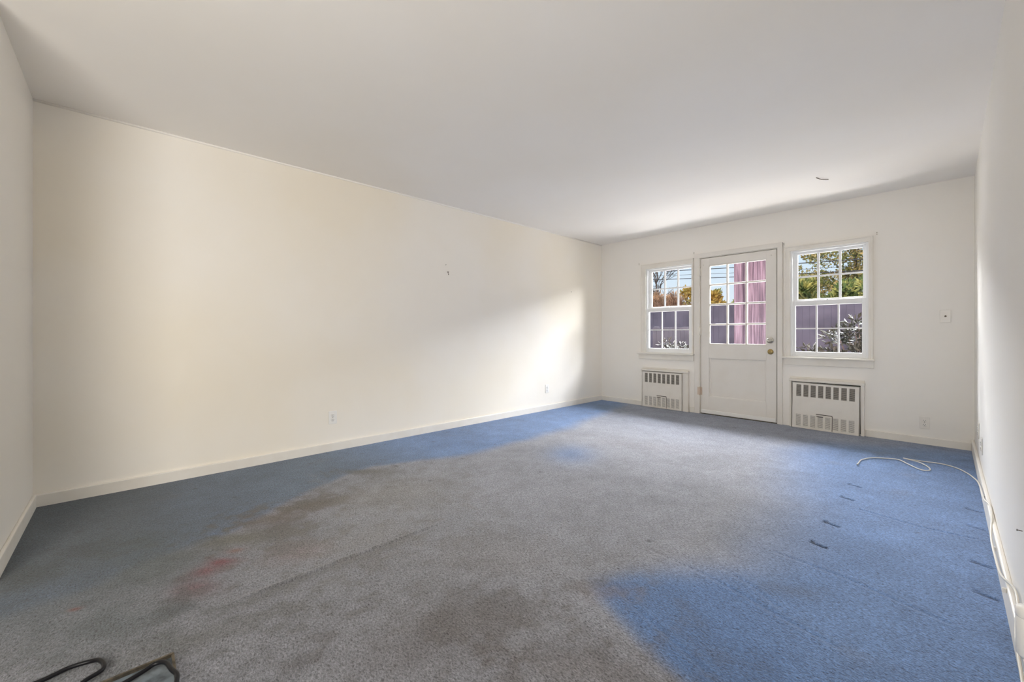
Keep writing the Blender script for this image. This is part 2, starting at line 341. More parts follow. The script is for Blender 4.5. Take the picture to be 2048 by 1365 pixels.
    # dents pressed in by bed rails
    for (gx0, gx1, gs) in ((-.46, -.40, 1.0), (.08, .135, .6)):
        for gy in (2.47, 2.79, 3.30, 3.615):
            k = gs*(1 if gy < 3 else .7)
            d = seg_d(x, y, [(gx0, gy+.01), (gx1, gy-.006)]); q = np.exp(-(d/.009)**4)
            d2 = seg_d(x, y, [(gx0, gy+.03), (gx0+.012, gy+.01)]); q = np.maximum(q, .8*np.exp(-(d2/.007)**4))
            z -= .010*k*q; col = col*(1-.88*k*q[:, None])  # hollows also darkened in the colour, as painted shade
    z += .0025*vnoise(x, y, 3, 11)
    cut = (x > SX0-.001) & (x < SX1) & (y < SY1+.001)
    edge = (x > SX0-.03) & (x < SX1) & (y < SY1+.03)
    z[edge & ~cut] -= .001
    verts = np.stack([x, y, z], 1).astype(np.float32)
    ii = np.arange(nx*ny).reshape(ny, nx)
    q = np.stack([ii[:-1, :-1], ii[:-1, 1:], ii[1:, 1:], ii[1:, :-1]], -1).reshape(-1, 4)
    q = q[~cut[q].all(1)]
    me = bpy.data.meshes.new('floor'); me.vertices.add(nx*ny); me.vertices.foreach_set('co', verts.ravel())
    me.loops.add(q.size); me.loops.foreach_set('vertex_index', q.ravel().astype(np.int32))
    me.polygons.add(len(q)); me.polygons.foreach_set('loop_start', np.arange(0, q.size, 4, dtype=np.int32))
    me.polygons.foreach_set('loop_total', np.full(len(q), 4, dtype=np.int32))
    me.polygons.foreach_set('use_smooth', np.ones(len(q), bool))
    me.update(); me.validate()
    at = me.color_attributes.new('carpet_dye', 'FLOAT_COLOR', 'POINT')
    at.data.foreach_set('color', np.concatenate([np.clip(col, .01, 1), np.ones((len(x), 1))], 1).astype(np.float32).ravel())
    m = bpy.data.materials.new('cut_pile_carpet'); m.use_nodes = True; n = m.node_tree; b = n.nodes['Principled BSDF']
    b.inputs['Roughness'].default_value = .95; b.inputs['Specular IOR Level'].default_value = .1
    b.inputs['Sheen Weight'].default_value = .25; b.inputs['Sheen Roughness'].default_value = .5
    vc = n.nodes.new('ShaderNodeVertexColor'); vc.layer_name = 'carpet_dye'
    t = n.nodes.new('ShaderNodeTexCoord')
    mpg = n.nodes.new('ShaderNodeMapping'); mpg.inputs['Rotation'].default_value = (0, 0, R(40)); mpg.inputs['Scale'].default_value = (1, 1.9, 1)
    f = n.nodes.new('ShaderNodeTexNoise'); f.inputs['Scale'].default_value = 95; f.inputs['Detail'].default_value = 3.5; f.inputs['Roughness'].default_value = .65
    f.inputs['Distortion'].default_value = .8
    mr = n.nodes.new('ShaderNodeMapRange'); mr.inputs[1].default_value = .28; mr.inputs[2].default_value = .72; mr.inputs[3].default_value = .22; mr.inputs[4].default_value = 1.82
    mx = n.nodes.new('ShaderNodeMix'); mx.data_type = 'RGBA'; mx.blend_type = 'MULTIPLY'; mx.inputs[0].default_value = 1
    bp = n.nodes.new('ShaderNodeBump'); bp.inputs['Strength'].default_value = .8; bp.inputs['Distance'].default_value = .006
    L = n.links.new
    L(t.outputs['Object'], mpg.inputs[0]); L(mpg.outputs[0], f.inputs['Vector']); L(f.outputs[0], mr.inputs[0]); L(vc.outputs[0], mx.inputs[6]); L(mr.outputs[0], mx.inputs[7])
    L(mx.outputs[2], b.inputs['Base Color']); L(f.outputs[0], bp.inputs['Height']); L(bp.outputs[0], b.inputs['Normal'])
    me.materials.append(m)
    o = bpy.data.objects.new('floor', me); S.collection.objects.link(o); tag(o, kind='structure')
    # sub-floor under the carpet
    MB().box(XL-.1, XR+.1, YB-.1, YF+T, -.20, -.045).build('floor_slab', M['soil'], kind='structure')
    t = empty('stone_threshold', (-1.435, -.25, -.045), label='grey stone slab exposed where the carpet is cut away', cat='stone slab')
    MB().box(-1.72, -1.15, -.62, .11, -.044, -.008, bev=.003).build('slab', M['slab'], t)
    MB().box(-1.722, -1.714, -.62, .112, -.04, .002).box(-1.72, -1.15, .106, .113, -.04, .001).build('edge_strip', M['strip'], t, label='dark worn metal strip along the slab edge')
carpet()

# ------------------------------------------------------------ windows
def sash(parent, name, x0, x1, z0, z1, y, gx0, gx1, gz0, gz1, bar=.020, glassy=None):
    m = MB(); d = .028
    m.box(x0, gx0, y, y+d, z0, z1, .003).box(gx1, x1, y, y+d, z0, z1, .003)
    m.box(gx0, gx1, y, y+d, z0, gz0, .003).box(gx0, gx1, y, y+d, gz1, z1, .003)
    s = m.build(name, M['vinyl'], parent)
    b = MB(); yb = y+.010
    for k in (1, 2):
        xc = gx0+(gx1-gx0)*k/3; b.box(xc-bar/2, xc+bar/2, yb, yb+.010, gz0, gz1)
    zc = (gz0+gz1)/2; b.box(gx0, gx1, yb+.001, yb+.009, zc-bar*.42, zc+bar*.42)
    b.build('grille', M['vinyl'], s); s.children[-1].location = (0, 0, 0)
    g = MB().box(gx0, gx1, y+.013, y+.017, gz0, gz1).build('pane', M['glass'], s)
    for c in s.children:       # children hold world-space meshes; shift into the sash's frame
        c.data.transform(Matrix.Translation(-Vector(parent.location)))
    return s
def window(n, W, casing, stool, cas_z, gl_u, gl_l, meet):
    x0, x1, z0, z1 = W
    root = empty('window_%d' % n, ((x0+x1)/2, YF, z0), kind='structure')
    # painted casing round the opening
    cx0, cx1, cz1 = casing
    c = MB()
    c.box(cx0, x0, YF-.020, YF+.002, z0-.01, cz1, .004).box(x1, cx1, YF-.020, YF+.002, z0-.01, cz1, .004)
    c.box(cx0, cx1, YF-.021, YF+.002, z1, cz1, .004)
    c.box(cx0-.006, cx0+.012, YF-.026, YF, z0-.01, cz1+.004, .003).box(cx1-.012, cx1+.006, YF-.026, YF, z0-.01, cz1+.004, .003).box(cx0-.006, cx1+.006, YF-.027, YF, cz1-.010, cz1+.006, .003)
    c.build('window_casing', M['trim'], root)
    s0, s1 = stool
    MB().box(s0, s1, YF-.055, YF+.02, z0-.022, z0-.001, .006).build('window_sill', M['trim'], root)
    MB().box(s0+.012, s1-.006, YF-.020, YF, z0-.095, z0-.022, .004).build('apron', M['trim'], root)
    # vinyl frame in the opening
    f = MB(); a = .020
    f.box(x0, x0+a, YF-.004, YF+.075, z0, z1, .003).box(x1-a, x1, YF-.004, YF+.075, z0, z1, .003)
    f.box(x0+a, x1-a, YF-.004, YF+.075, z1-a, z1, .003).box(x0+a, x1-a, YF-.004, YF+.075, z0, z0+a*.8, .003)
    f.build('window_frame', M['vinyl'], root)
    sash(root, 'lower_sash', x0+a, x1-a, z0+.015, meet+.022, YF+.004, gl_l[0], gl_l[1], gl_l[2], gl_l[3], .016)
    sash(root, 'upper_sash', x0+a, x1-a, meet-.022, z1-a, YF+.038, gl_u[0], gl_u[1], gl_u[2], gl_u[3], .022)
    MB().lathe([(.012, 0), (.012, .008), (.006, .012)], ((x0+x1)/2, YF+.016, meet+.022)).build('sash_lock', M['vinyl'], root)
    return root
window(1, W1, (-3.040, -2.300, 2.035), (-3.096, -2.284), None, (-2.905, -2.340, 1.425, 1.925), (-2.935, -2.360, .838, 1.352), 1.385)
window(2, W2, (-1.262, -.511, 2.020), (-1.281, -.492), None, (-1.150, -.588, 1.425, 1.925), (-1.164, -.592, .842, 1.352), 1.385)

# ------------------------------------------------------------ door
def door():
    root = empty('door_1', (-1.77, YF, 0), kind='structure')
    c = MB()
    c.box(-2.277, -2.212, YF-.022, YF+.002, 0, 2.085, .004).box(-1.335, -1.283, YF-.022, YF+.002, 0, 2.085, .004).box(-2.277, -1.283, YF-.023, YF+.002, 2.030, 2.086, .004)
    c.build('door_casing', M['door'], root)
    j = MB()
    j.box(-2.212, -2.2065, YF+.0, YF+T, 0, 2.030).box(-1.340, -1.335, YF, YF+T, 0, 2.030).box(-2.2065, -1.340, YF, YF+T, 2.024, 2.030)
    j.box(-2.2065, -2.190, YF+.046, YF+.07, 0, 2.024).box(-1.355, -1.340, YF+.046, YF+.07, 0, 2.024).box(-2.19, -1.355, YF+.046, YF+.07, 2.008, 2.024)
    j.build('door_jamb', M['trim'], root)
    # leaf: stiles, rails, recessed bottom panel
    y0, y1 = YF+.000, YF+.044; X0, X1 = -2.2025, -1.3455; gx0, gx1, gz0, gz1 = -2.098, -1.450, .905, 1.920
    px0, px1, pz0, pz1 = -2.090, -1.462, .230, .730
    l = MB()
    l.box(X0, gx0, y0, y1, .018, 2.018, .002).box(gx1, X1, y0, y1, .018, 2.018, .002)
    l.box(gx0, gx1, y0, y1, gz1, 2.018).box(gx0, gx1, y0, y1, pz1, gz0).box(gx0, gx1, y0, y1, .018, pz0)
    l.box(px0-.012, px1+.015, y0+.020, y1-.010, pz0-.01, pz1+.01)
    # sticking round the panel
    for (a, b_, c_, d) in ((gx0, px0+.006, pz0, pz1), (px1-.004, gx1, pz0, pz1), (gx0, gx1, pz0-.002, pz0+.010), (gx0, gx1, pz1-.010, pz1+.002)):
        l.box(a, b_, y0+.009, y0+.03, c_, d, .003)
    leaf = l.build('door_leaf', M['door'], root)
    off = Matrix.Translation(-Vector(root.location))
    mt = MB(); bw = .020
    for k in (1, 2):
        xc = gx0+(gx1-gx0)*k/3; mt.box(xc-bw/2, xc+bw/2, y0+.004, y1-.004, gz0, gz1, .004)
    for k in (1, 2, 3):
        zc = gz0+(gz1-gz0)*k/4; mt.box(gx0, gx1, y0+.005, y1-.005, zc-bw/2, zc+bw/2, .004)
    for (a, b_, c_, d) in ((gx0, gx0+.008, gz0, gz1), (gx1-.008, gx1, gz0, gz1), (gx0, gx1, gz0, gz0+.010), (gx0, gx1, gz1-.010, gz1)):
        mt.box(a, b_, y0+.006, y1-.006, c_, d, .003)
    o = mt.build('muntins', M['door'], leaf); o.data.transform(off)
    for i in range(3):
        for k in range(4):
            a = gx0+(gx1-gx0)*i/3+.012; b_ = gx0+(gx1-gx0)*(i+1)/3-.012; c_ = gz0+(gz1-gz0)*k/4+.012; d = gz0+(gz1-gz0)*(k+1)/4-.012
            o = MB().box(a-.004, b_+.004, y0+.020, y0+.023, c_-.004, d+.004).build('pane', M['glass'], leaf); o.data.transform(off)
    MB().box(X0+.005, X1-.004, YF-.010, y0-.0005, .012, .058, .004).build('door_sweep', M['plastic'], root)
    for z in (1.845, 1.075, .295):
        h = MB(); h.tube([(-2.2065, YF-.026, z-.05), (-2.2065, YF-.026, z+.05)], .0075, 12)
        h.box(-2.236, -2.2065, YF-.0255, YF-.0215, z-.05, z+.05, .001).box(-2.2065, -2.183, YF-.004, YF-.0005, z-.05, z+.05, .001)
        for q in (-.052, .052): h.lathe([(.004, -.004), (.007, 0), (.004, .004)], (-2.2065, YF-.026, z+q), seg=12)
        h.build('hinge', M['hinge'] if z < 1 else M['trim'], root)
    k = MB(); k.lathe([(.034, 0), (.035, .004), (.029, .010), (.0155, .014), (.014, .030), (.024, .038), (.029, .050), (.027, .060), (.018, .066), (.010, .0665), (.008, .063)], (-1.407, YF, .962), (0, -1, 0))
    k.build('door_knob', M['chrome'], root)
    k = MB(); k.lathe([(.030, 0), (.031, .004), (.026, .012), (.016, .016)], (-1.407, YF, .830), (0, -1, 0)); k.box(-1.424, -1.390, YF-.034, YF-.014, .824, .836, .004)
    k.build('deadbolt', M['brass'], root)
    MB().box(-1.3453, -1.3402, YF+.006, YF+.012, .02, 2.02).build('door_gap_shade', M['dark'], root)  # dark strip painted in for the shade of the right door gap
    MB().box(-2.2065, -1.34, YF-.002, YF+T, -.002, .012).build('door_sill', M['strip'], root)
    hk = MB().lathe([(.006, 0), (.006, .004), (.003, .006)], (-2.17, YF, 1.935), (0, -1, 0), 10); hk.lathe([(.006, 0), (.006, .004), (.003, .006)], (-1.40, YF, 1.955), (0, -1, 0), 10)
    hk.build('curtain_hook', M['trim'], root)
door()

# ------------------------------------------------------------ radiator covers set in the wall
def radiator(label, x0, x1, fx1, ytop, tilt, group):
    """panel x0..x1 ; surround runs on to fx1"""
    root = empty('radiator_cover', ((x0+x1)/2, YF, 0), label=label, cat='radiator cover', group=group)
    yb = YF; ft = .052; gp = .008 if tilt else .002
    s = MB()
    s.box(x0-.022, x0-.004, yb-ft+.012, yb-.0005, .0, .515, .003).box(x1+gp, fx1, yb-ft+.008, yb-.0005, .0, .515, .003)
    s.box(x0-.026, fx1+.006, yb-ft-.006, yb-.0005, .512, .540, .006)
    s.box(x0-.022, fx1, yb-.012, yb-.0005, .530, .560, .004)
    s.build('surround', M['rad'], root)
    MB().box(x0-.004, x1+gp, yb-.010, yb-.0005, .012, .512).build('recess', M['dark'], root)
    # front panel with two rows of louvre banks
    W = x1-x0; py0, py1 = -.0045, .0045
    n = 8; mx = .040; gap = .020; bw = (W-2*mx-(n-1)*gap)/n
    rows = [(.025, .155), (.352, .482)]
    ztop = .507
    p = MB(); zs = [.004, rows[0][0], rows[0][1], rows[1][0], rows[1][1], ztop]
    for a, b in ((0, 1), (2, 3), (4, 5)): p.box(0, W, py0, py1, zs[a], zs[b])
    for (a, b) in rows:
        p.box(0, mx, py0, py1, a, b).box(W-mx, W, py0, py1, a, b)
        for i in range(n-1):
            xa = mx+(i+1)*bw+i*gap; p.box(xa, xa+gap, py0, py1, a, b)
    p.box(-.001, .005, py0, .022, .004, ztop).box(W-.005, W+.001, py0, .022, .004, ztop).box(0, W, py0, .022, ztop-.005, ztop+.001)
    fp = p.build('front_panel', M['rad'], root)
    m_ = 13
    for ri, (a, b) in enumerate(rows):
        for i in range(n):
            sl = MB(); xa = mx+i*(bw+gap)
            for k in range(m_):
                zc = a+(b-a)*(k+.5)/m_; h = (b-a)/m_*(.33 if ri == 0 else .24)
                sl.box(xa-.001, xa+bw+.001, py0+.003, py0+.0045, zc-h, zc+h)
            sl.build('louvre_bank', M['rad'] if ri == 0 else M['radw'], fp)
    # little access door with latch in the lower row
    dx0 = mx+3*(bw+gap)-gap*.6; dx1 = mx+5*(bw+gap)-gap*.4
    a = MB(); ya = py0-.004
    a.box(dx0, dx0+.006, ya, py0, .012, .168).box(dx1-.006, dx1, ya, py0, .012, .168).box(dx0, dx1, ya, py0, .162, .170).box(dx0, dx1, ya, py0, .010, .016)
    ad = a.build('access_door', M['rad'], fp)
    g = MB(); g.box(dx0-.003, dx1+.003, py0-.0015, py0-.0002, .1705, .1785).box(dx1+.0005, dx1+.0055, py0-.0015, py0-.0002, .012, .17)  # dark strips paint in the gap shade round the access door
    g.box(dx0+.002, dx0+.060, ya-.006, ya-.001, .150, .157, .002)
    g.build('latch_and_gap_shade', M['metal_gap'], fp)
    mtx = Matrix.Translation((x0-root.location.x, -ft-.002, 0)) @ Matrix.Rotation(tilt, 4, 'Y')
    for o in (fp,): o.matrix_basis = mtx
    for o in [fp]+list(fp.children):       # undo the world offset taken at build time (panel is modelled at its own corner)
        if o is fp: o.data.transform(Matrix.Translation(Vector(root.location)))
    return root
radiator('small cream radiator cover under the window left of the door', -3.004, -2.424, -2.350, .54, 0.0, 'radiator covers beside the door')
radiator('cream radiator cover with loose front panel, right of the door', -1.188, -.606, -.570, .54, R(0.8), 'radiator covers beside the door')

# ------------------------------------------------------------ outlets and plates
def outlet(loc, axis, label, group=None, single=False, m='plate'):
    """plate centred on loc, facing along axis ('+x','-x','-y')"""
    root = empty('wall_outlet' if not single else 'cable_plate', loc, label=label, cat='outlet' if not single else 'wall plate', group=group)
    rot = {'+x': R(90), '-x': R(-90), '-y': 0}[axis]        # local: plate faces -y
    def put(mb, name, mm, parent=root):
        me_o = mb.build(name, mm); me_o.data.transform(Matrix.Rotation(rot, 4, 'Z')); me_o.parent = parent; return me_o
    put(MB().box(-.035, .035, -.006, -.0003, -.0575, .0575, .003), 'plate', M[m])
    if not single:
        for z in (.0195, -.0195):
            f = MB().lathe([(.0165, 0), (.0165, .0025), (.014, .0035)], (0, -.0055, z), (0, -1, 0), 20)
            rc = put(f, 'receptacle', M[m])
            s = MB().box(-.0078, -.0054, -.0100, -.0088, z-.001, z+.0085).box(.0054, .0078, -.0100, -.0088, z, z+.0075).lathe([(.0027, 0), (.0027, .0012)], (0, -.0088, z-.0075), (0, -1, 0), 10)
            put(s, 'slots', M['slot'], rc)
        put(MB().lathe([(.003, 0), (.002, .0015)], (0, -.006, 0), (0, -1, 0), 10), 'screw', M['nail'])
    else:
        put(MB().lathe([(.008, 0), (.008, .003), (.0048, .0031), (.0048, .012)], (0, -.006, 0), (0, -1, 0), 12), 'jack', M['nail'])
    return root
outlet((XL, 1.335, .295), '+x', 'duplex outlet on the long left wall, nearer the camera', m='plastic')
outlet((XL, 4.181, .290), '+x', 'duplex outlet on the long left wall near the far corner', m='plastic')
outlet((-.142, YF, .202), '-y', 'duplex outlet low on the window wall right of the radiator')
outlet((-.007, YF, 1.199), '-y', 'small blank-looking cable plate high on the window wall', single=True)
outlet((XR, 4.720, .300), '-x', 'low outlet on the right wall, the one nearest the corner')
outlet((XR, 4.298, .262), '-x', 'low outlet on the right wall, farther from the corner')

# ------------------------------------------------------------ nails, hooks and marks
def nail(name, loc, d, label, cat, group=None, big=1.0):
    m = MB(); L = Vector(d)
    m.lathe([(.0016, -.002), (.0016, .010), (.0042*big, .0102), (.0042*big, .0125)], loc, d, 10)
    return m.build(name, M['nail'], label=label, cat=cat, group=group)
def hook(loc, label):
    r = empty('picture_hook', loc, label=label, cat='hook')
    x, y, z = loc
    m = MB().tube(spline([(x+.001, y, z+.016), (x+.004, y, z+.006), (x+.005, y, z-.010), (x+.012, y, z-.016), (x+.016, y, z-.006)], 5), .0022)
    m.build('hook', M['nail'], r); MB().lathe([(.006, 0), (.006, .003), (.003, .004)], (x+.001, y, z+.012), (1, 0, 0), 12).build('nail', M['nail'], r)
    MB().tube([(x+.002, y-.012, z+.016), (x+.002, y+.012, z+.020)], .0022).build('crosspiece', M['nail'], r)
hook((XL, 2.562, 1.700), 'small dark picture hook left in the long wall')
nail('wall_nail', (XL, 2.53, 1.79), (1, 0, 0), 'tiny nail just above the picture hook', 'nail', big=.6)
nail('wall_nail', (XL, 4.702, 1.651), (1, 0, -.2), 'lone nail high on the long wall near the far corner', 'nail')
nail('wall_nail', (XR, 2.129, .391), (-1, 0, 0), 'lone nail low on the right wall', 'nail', big=.8)
def bracket(loc, label):
    r = empty('curtain_bracket', loc, label=label, cat='curtain bracket', group='old curtain brackets over the windows'); x, y, z = loc
    MB().box(x-.006, x+.006, y-.003, y-.0002, z-.016, z+.016, .001).build('back_plate', M['trim'], r)
    MB().lathe([(.0035, 0), (.0035, .004), (.001, .005)], (x, y-.003, z-.008), (0, -1, 0), 10).lathe([(.0035, 0), (.0035, .004), (.001, .005)], (x, y-.003, z+.009), (0, -1, 0), 10).build('screw', M['nail'], r)
bracket((-.477, YF, 2.043), 'curtain bracket at the top right of the right window')
bracket((-1.272, YF, 2.064), 'curtain bracket between the door and the right window')
bracket((-2.290, YF, 2.108), 'curtain bracket between the left window and the door')
bracket((-3.085, YF, 2.060), 'curtain bracket at the top left of the left window')
m = MB().tube(spline([(-.80, 4.50, H-.003), (-.78, 4.55, H-.008), (-.75, 4.60, H-.008), (-.735, 4.63, H-.003)], 4), .0035, 6)
m.build('ceiling_crack', M['nail'], label='thin curved dark crack line in the ceiling before the window wall', cat='hook')  # small ceiling crack, built as a thin bent tube

# ------------------------------------------------------------ cables
z = .007
co = [(-.48, 4.19, z+.004), (-.481, 4.28, z), (-.475, 4.38, z), (-.43, 4.50, z), (-.35, 4.57, z), (-.27, 4.60, z), (-.21, 4.50, z), (-.15, 4.40, z), (-.11, 4.38, z), (-.085, 4.43, z),
      (-.10, 4.52, z), (-.15, 4.60, z+.006), (-.24, 4.62, z+.014), (-.20, 4.65, z+.006), (-.12, 4.685, z), (-.03, 4.70, z), (.05, 4.64, z), (.105, 4.52, z), (.135, 4.30, z+.02),
      (.143, 4.10, .055), (.144, 3.84, .085), (.144, 3.51, .107), (.160, 3.40, .108), (.157, 3.20, .107), (.143, 2.95, .085), (.143, 2.70, .080), (.145, 2.47, .100),
      (.160, 2.25, .150), (.160, 2.12, .150), (.146, 1.98, .105), (.145, 1.7, .05), (.140, 1.2, z)]
root = empty('coaxial_cable', (-.27, 4.6, 0), label='off-white cable looped on the carpet and run along the right baseboard', cat='cable')
MB().tube(spline(co, 6), .0042, 8).build('cable', M['cable'], root)
MB().lathe([(.0045, 0), (.006, .002), (.006, .014), (.0055, .022)], (-.48, 4.192, z+.004), (0, -1, 0), 12).build('connector', M['chrome'], root)
def clip(y, z):
    MB().box(.141, .152, y-.006, y+.006, z-.005, z+.012, .002).build('cable_clip', M['trim'], root)
for y, zz in ((3.62, .088), (2.83, .070), (2.36, .085), (1.93, .085)): clip(y, zz)

zc = .009
cd = [(-1.95, -.55, zc), (-1.86, -.32, zc), (-1.835, -.20, zc), (-1.848, -.13, zc), (-1.84, -.085, zc), (-1.82, -.062, zc+.004), (-1.785, -.05, zc+.006), (-1.755, -.055, zc+.006), (-1.735, -.09, zc+.006), (-1.70, -.13, zc),
      (-1.665, -.10, zc), (-1.655, -.02, zc), (-1.672, .035, zc), (-1.680, .065, zc+.004), (-1.660, .088, zc+.008), (-1.61, .100, zc+.010), (-1.56, .110, zc+.010), (-1.50, .08, zc+.006), (-1.45, -.05, zc), (-1.42, -.3, zc)]
MB().tube(spline(cd, 7), .0062, 10).build('power_cord', M['black'], label='glossy black cord looping over the carpet and stone slab', cat='cord')

# white cylinder held on the right wall by the frame edge
root = empty('wall_cylinder', (.143, 1.60, .24), label='white plastic cylinder fixed low on the right wall', cat='plastic cylinder')
MB().lathe([(.014, 0), (.0205, .010), (.0205, .098), (.019, .102)], (.137, 1.60, .243), (0, 0, 1), 28).build('body', M['plastic'], root)
MB().lathe([(.0208, 0), (.0215, .002), (.0215, .018), (.019, .023), (.004, .024)], (.137, 1.60, .343), (0, 0, 1), 28).build('cap', M['plastic'], root)
MB().box(.157, .1699, 1.582, 1.618, .27, .33, .003).build('wall_bracket', M['plastic'], root)


# ------------------------------------------------------------ the yard
ZG = -.25
MB().box(-30, 25, YF+T, 60, ZG-.3, ZG).build('ground', M['soil'], kind='structure')
MB().box(-2.5, -1.7, YF+T, YF+1.0, ZG, -.06, .01).build('doorstep', M['slab'], label='grey stone step outside the door', cat='step')

def boards(name, x0, x1, y, z0, z1, bw, m, label, cat, rnd, group=None, dirv=None, thick=.02, rails=True, posts=()):
    """a run of vertical boards; one mesh per functional part"""
    root = empty(name, ((x0+x1)/2, y, z0), label=label, cat=cat, group=group)
    b = MB(); x = x0
    while x < x1:
        w_ = min(bw*rnd.uniform(.95, 1.05), x1-x); dz = rnd.uniform(-.012, .012); dy = rnd.uniform(-.004, .004)
        b.box(x+.001, x+w_-.0005, y+dy, y+dy+thick, z0, z1+dz, .003, 1); x += w_
    b.build('boards', m, root)
    if rails:
        for zz in (z0+.3, z1-.35): MB().box(x0, x1, y+thick+.004, y+thick+.045, zz, zz+.09).build('rail', m, root)
    for px in posts: MB().box(px-.05, px+.05, y+thick+.045, y+thick+.14, z0, z1+.03, .006).build('post', m, root)
    return root
rn = random.Random(3)
boards('yard_fence', -14, 5, 12.0, ZG, 1.86, .14, M['fence'], 'long grey-purple board fence across the back of the yard', 'fence', rn, posts=[-13+2.4*i for i in range(8)])
boards('low_fence', -5.05, -4.05, 9.6, ZG, 1.20, .10, M['fence_low'], 'short low picket fence panel seen through the left window', 'fence', rn, posts=(-5.0, -4.1))
sc = boards('privacy_screen', -2.25, -1.56, 7.25, ZG, 2.40, .155, M['screen'], 'tall weathered purplish board screen just outside the door', 'screen', rn, posts=())
MB().box(-2.375, -2.245, 7.20, 7.32, ZG, 2.46, .008).build('post', M['screen'], sc)
MB().box(-2.0, -1.86, 7.215, 7.248, ZG, 2.36, .006).build('batten', M['screen'], sc)

def leaves(n, pts, size, aspect, rnd, up=0.0, curl=.25):
    """n leaf blades scattered near pts=(centre, radii) clumps -> (verts, faces)"""
    V = []; Fc = []
    for i in range(n):
        c, rad = pts[rnd.randrange(len(pts))]
        while True:
            d = Vector((rnd.uniform(-1, 1), rnd.uniform(-1, 1), rnd.uniform(-1, 1)))
            if .25 < d.length < 1: break
        p = Vector((c[0]+d.x*rad[0], c[1]+d.y*rad[1], c[2]+d.z*rad[2]))
        a = (Vector((d.x, d.y, d.z*.6+up))+Vector((rnd.gauss(0, .5), rnd.gauss(0, .5), rnd.gauss(0, .4)))).normalized()
        s = a.cross(Vector((rnd.gauss(0, 1), rnd.gauss(0, 1), rnd.gauss(0, 1)))).normalized()
        nrm = a.cross(s); L = size*rnd.uniform(.6, 1.3); w_ = L*aspect
        k = len(V)
        V += [p, p+a*L*.5+s*w_*.5+nrm*L*curl*.15, p+a*L-nrm*L*curl*.3, p+a*L*.5-s*w_*.5+nrm*L*curl*.15]; Fc.append((k, k+1, k+2, k+3))
    return V, Fc
def leaf_obj(name, VF, m, parent=None, **kw):
    me = bpy.data.meshes.new(name); base = Vector(parent.location) if parent else Vector((0, 0, 0))
    me.from_pydata([tuple(v-base) for v in VF[0]], [], VF[1]); me.materials.append(m)
    o = bpy.data.objects.new(name, me); S.collection.objects.link(o); o.parent = parent
    return tag(o, **kw)
def crown(cx, cy, z0, z1, r, n, rnd, shape='round'):
    out = []
    for i in range(n):
        t = rnd.random(); zz = z0+(z1-z0)*t
        rr = r*(math.sqrt(max(.05, 1-(2*t-1)**2)) if shape == 'round' else (1.05-t))
        a = rnd.uniform(0, 2*math.pi); q = math.sqrt(rnd.random())*rr*.85; k = r*rnd.uniform(.20, .34)
        out.append(((cx+q*math.cos(a), cy+q*math.sin(a), zz), (k, k, k*.7)))
    return out
def tree(name, x, y, z0, z1, r, nl, size, asp, m, label, seed, shape='round', group=None, clumps=38, up=.3):
    rnd = random.Random(seed)
    root = empty(name, (x, y, ZG), label=label, cat='tree', group=group)
    cl = crown(x, y, z0, z1, r, clumps, rnd, shape)
    leaf_obj('foliage', leaves(nl, cl, size, asp, rnd, up), M[m], root)
    t = MB(); t.tube(spline([(x, y, ZG), (x+.05, y, (ZG+z1)/2), (x, y, z1-.2*(z1-z0))], 4), [.11-.08*i/8 for i in range(9)], 8)
    for c, _ in cl[::3]:
        zz = max(ZG+.5, c[2]-r*.5); zz = min(zz, z1-.3*(z1-z0)); t.tube([(x, y, zz), ((x+c[0])/2, (y+c[1])/2, (zz+c[2])/2+.05), c], [.03, .02, .008], 5)
    t.build('trunk', M['bark'], root)
    return root
# seen through the right window
G = 'trees beyond the fence'
tree('conifer', -2.75, 13.6, 1.0, 2.35, .62, 3600, .20, .30, 'lf_con', 'feathery green conifer beyond the fence, left in the right window', 11, group=G, up=.7)
tree('conifer', -2.0, 15.4, .9, 2.45, .62, 3400, .20, .30, 'lf_con', 'feathery green conifer beyond the fence, centre of the right window', 12, group=G, up=.7)
tree('conifer', -1.25, 13.5, 1.0, 2.35, .60, 3400, .20, .30, 'lf_con', 'feathery green conifer beyond the fence, right in the right window', 13, group=G, up=.7)
tree('autumn_tree', -2.1, 17.6, 1.4, 4.6, 1.75, 15000, .10, .55, 'lf_mix', 'tall thin autumn tree behind the conifers in the right window', 21, group=G)
tree('autumn_tree', -3.9, 15.6, 1.2, 2.9, .62, 2600, .10, .55, 'lf_mix', 'lower autumn tree behind the conifers beside the door', 22, group=G)
tree('autumn_tree', -4.55, 20.0, 1.2, 3.9, .85, 4200, .10, .55, 'lf_mix', 'yellowing thin tree far back, at the left edge of the right window', 23, group=G)
# seen through the door
tree('yellow_tree', -5.40, 14.4, .8, 2.35, .58, 3400, .17, .45, 'lf_yel', 'yellow-green bushy tree beyond the fence, seen through the door', 31, group=G)
tree('conifer', -4.25, 14.1, .9, 2.2, .36, 2000, .17, .40, 'lf_con', 'small pale green conifer beside the board screen, beyond the fence', 32, group=G, up=.7)
# seen through the left window
tree('yellow_tree', -7.15, 16.6, .9, 2.80, .66, 3000, .15, .45, 'lf_yel', 'yellow tree beyond the fence at the right of the left window', 33, group=G)
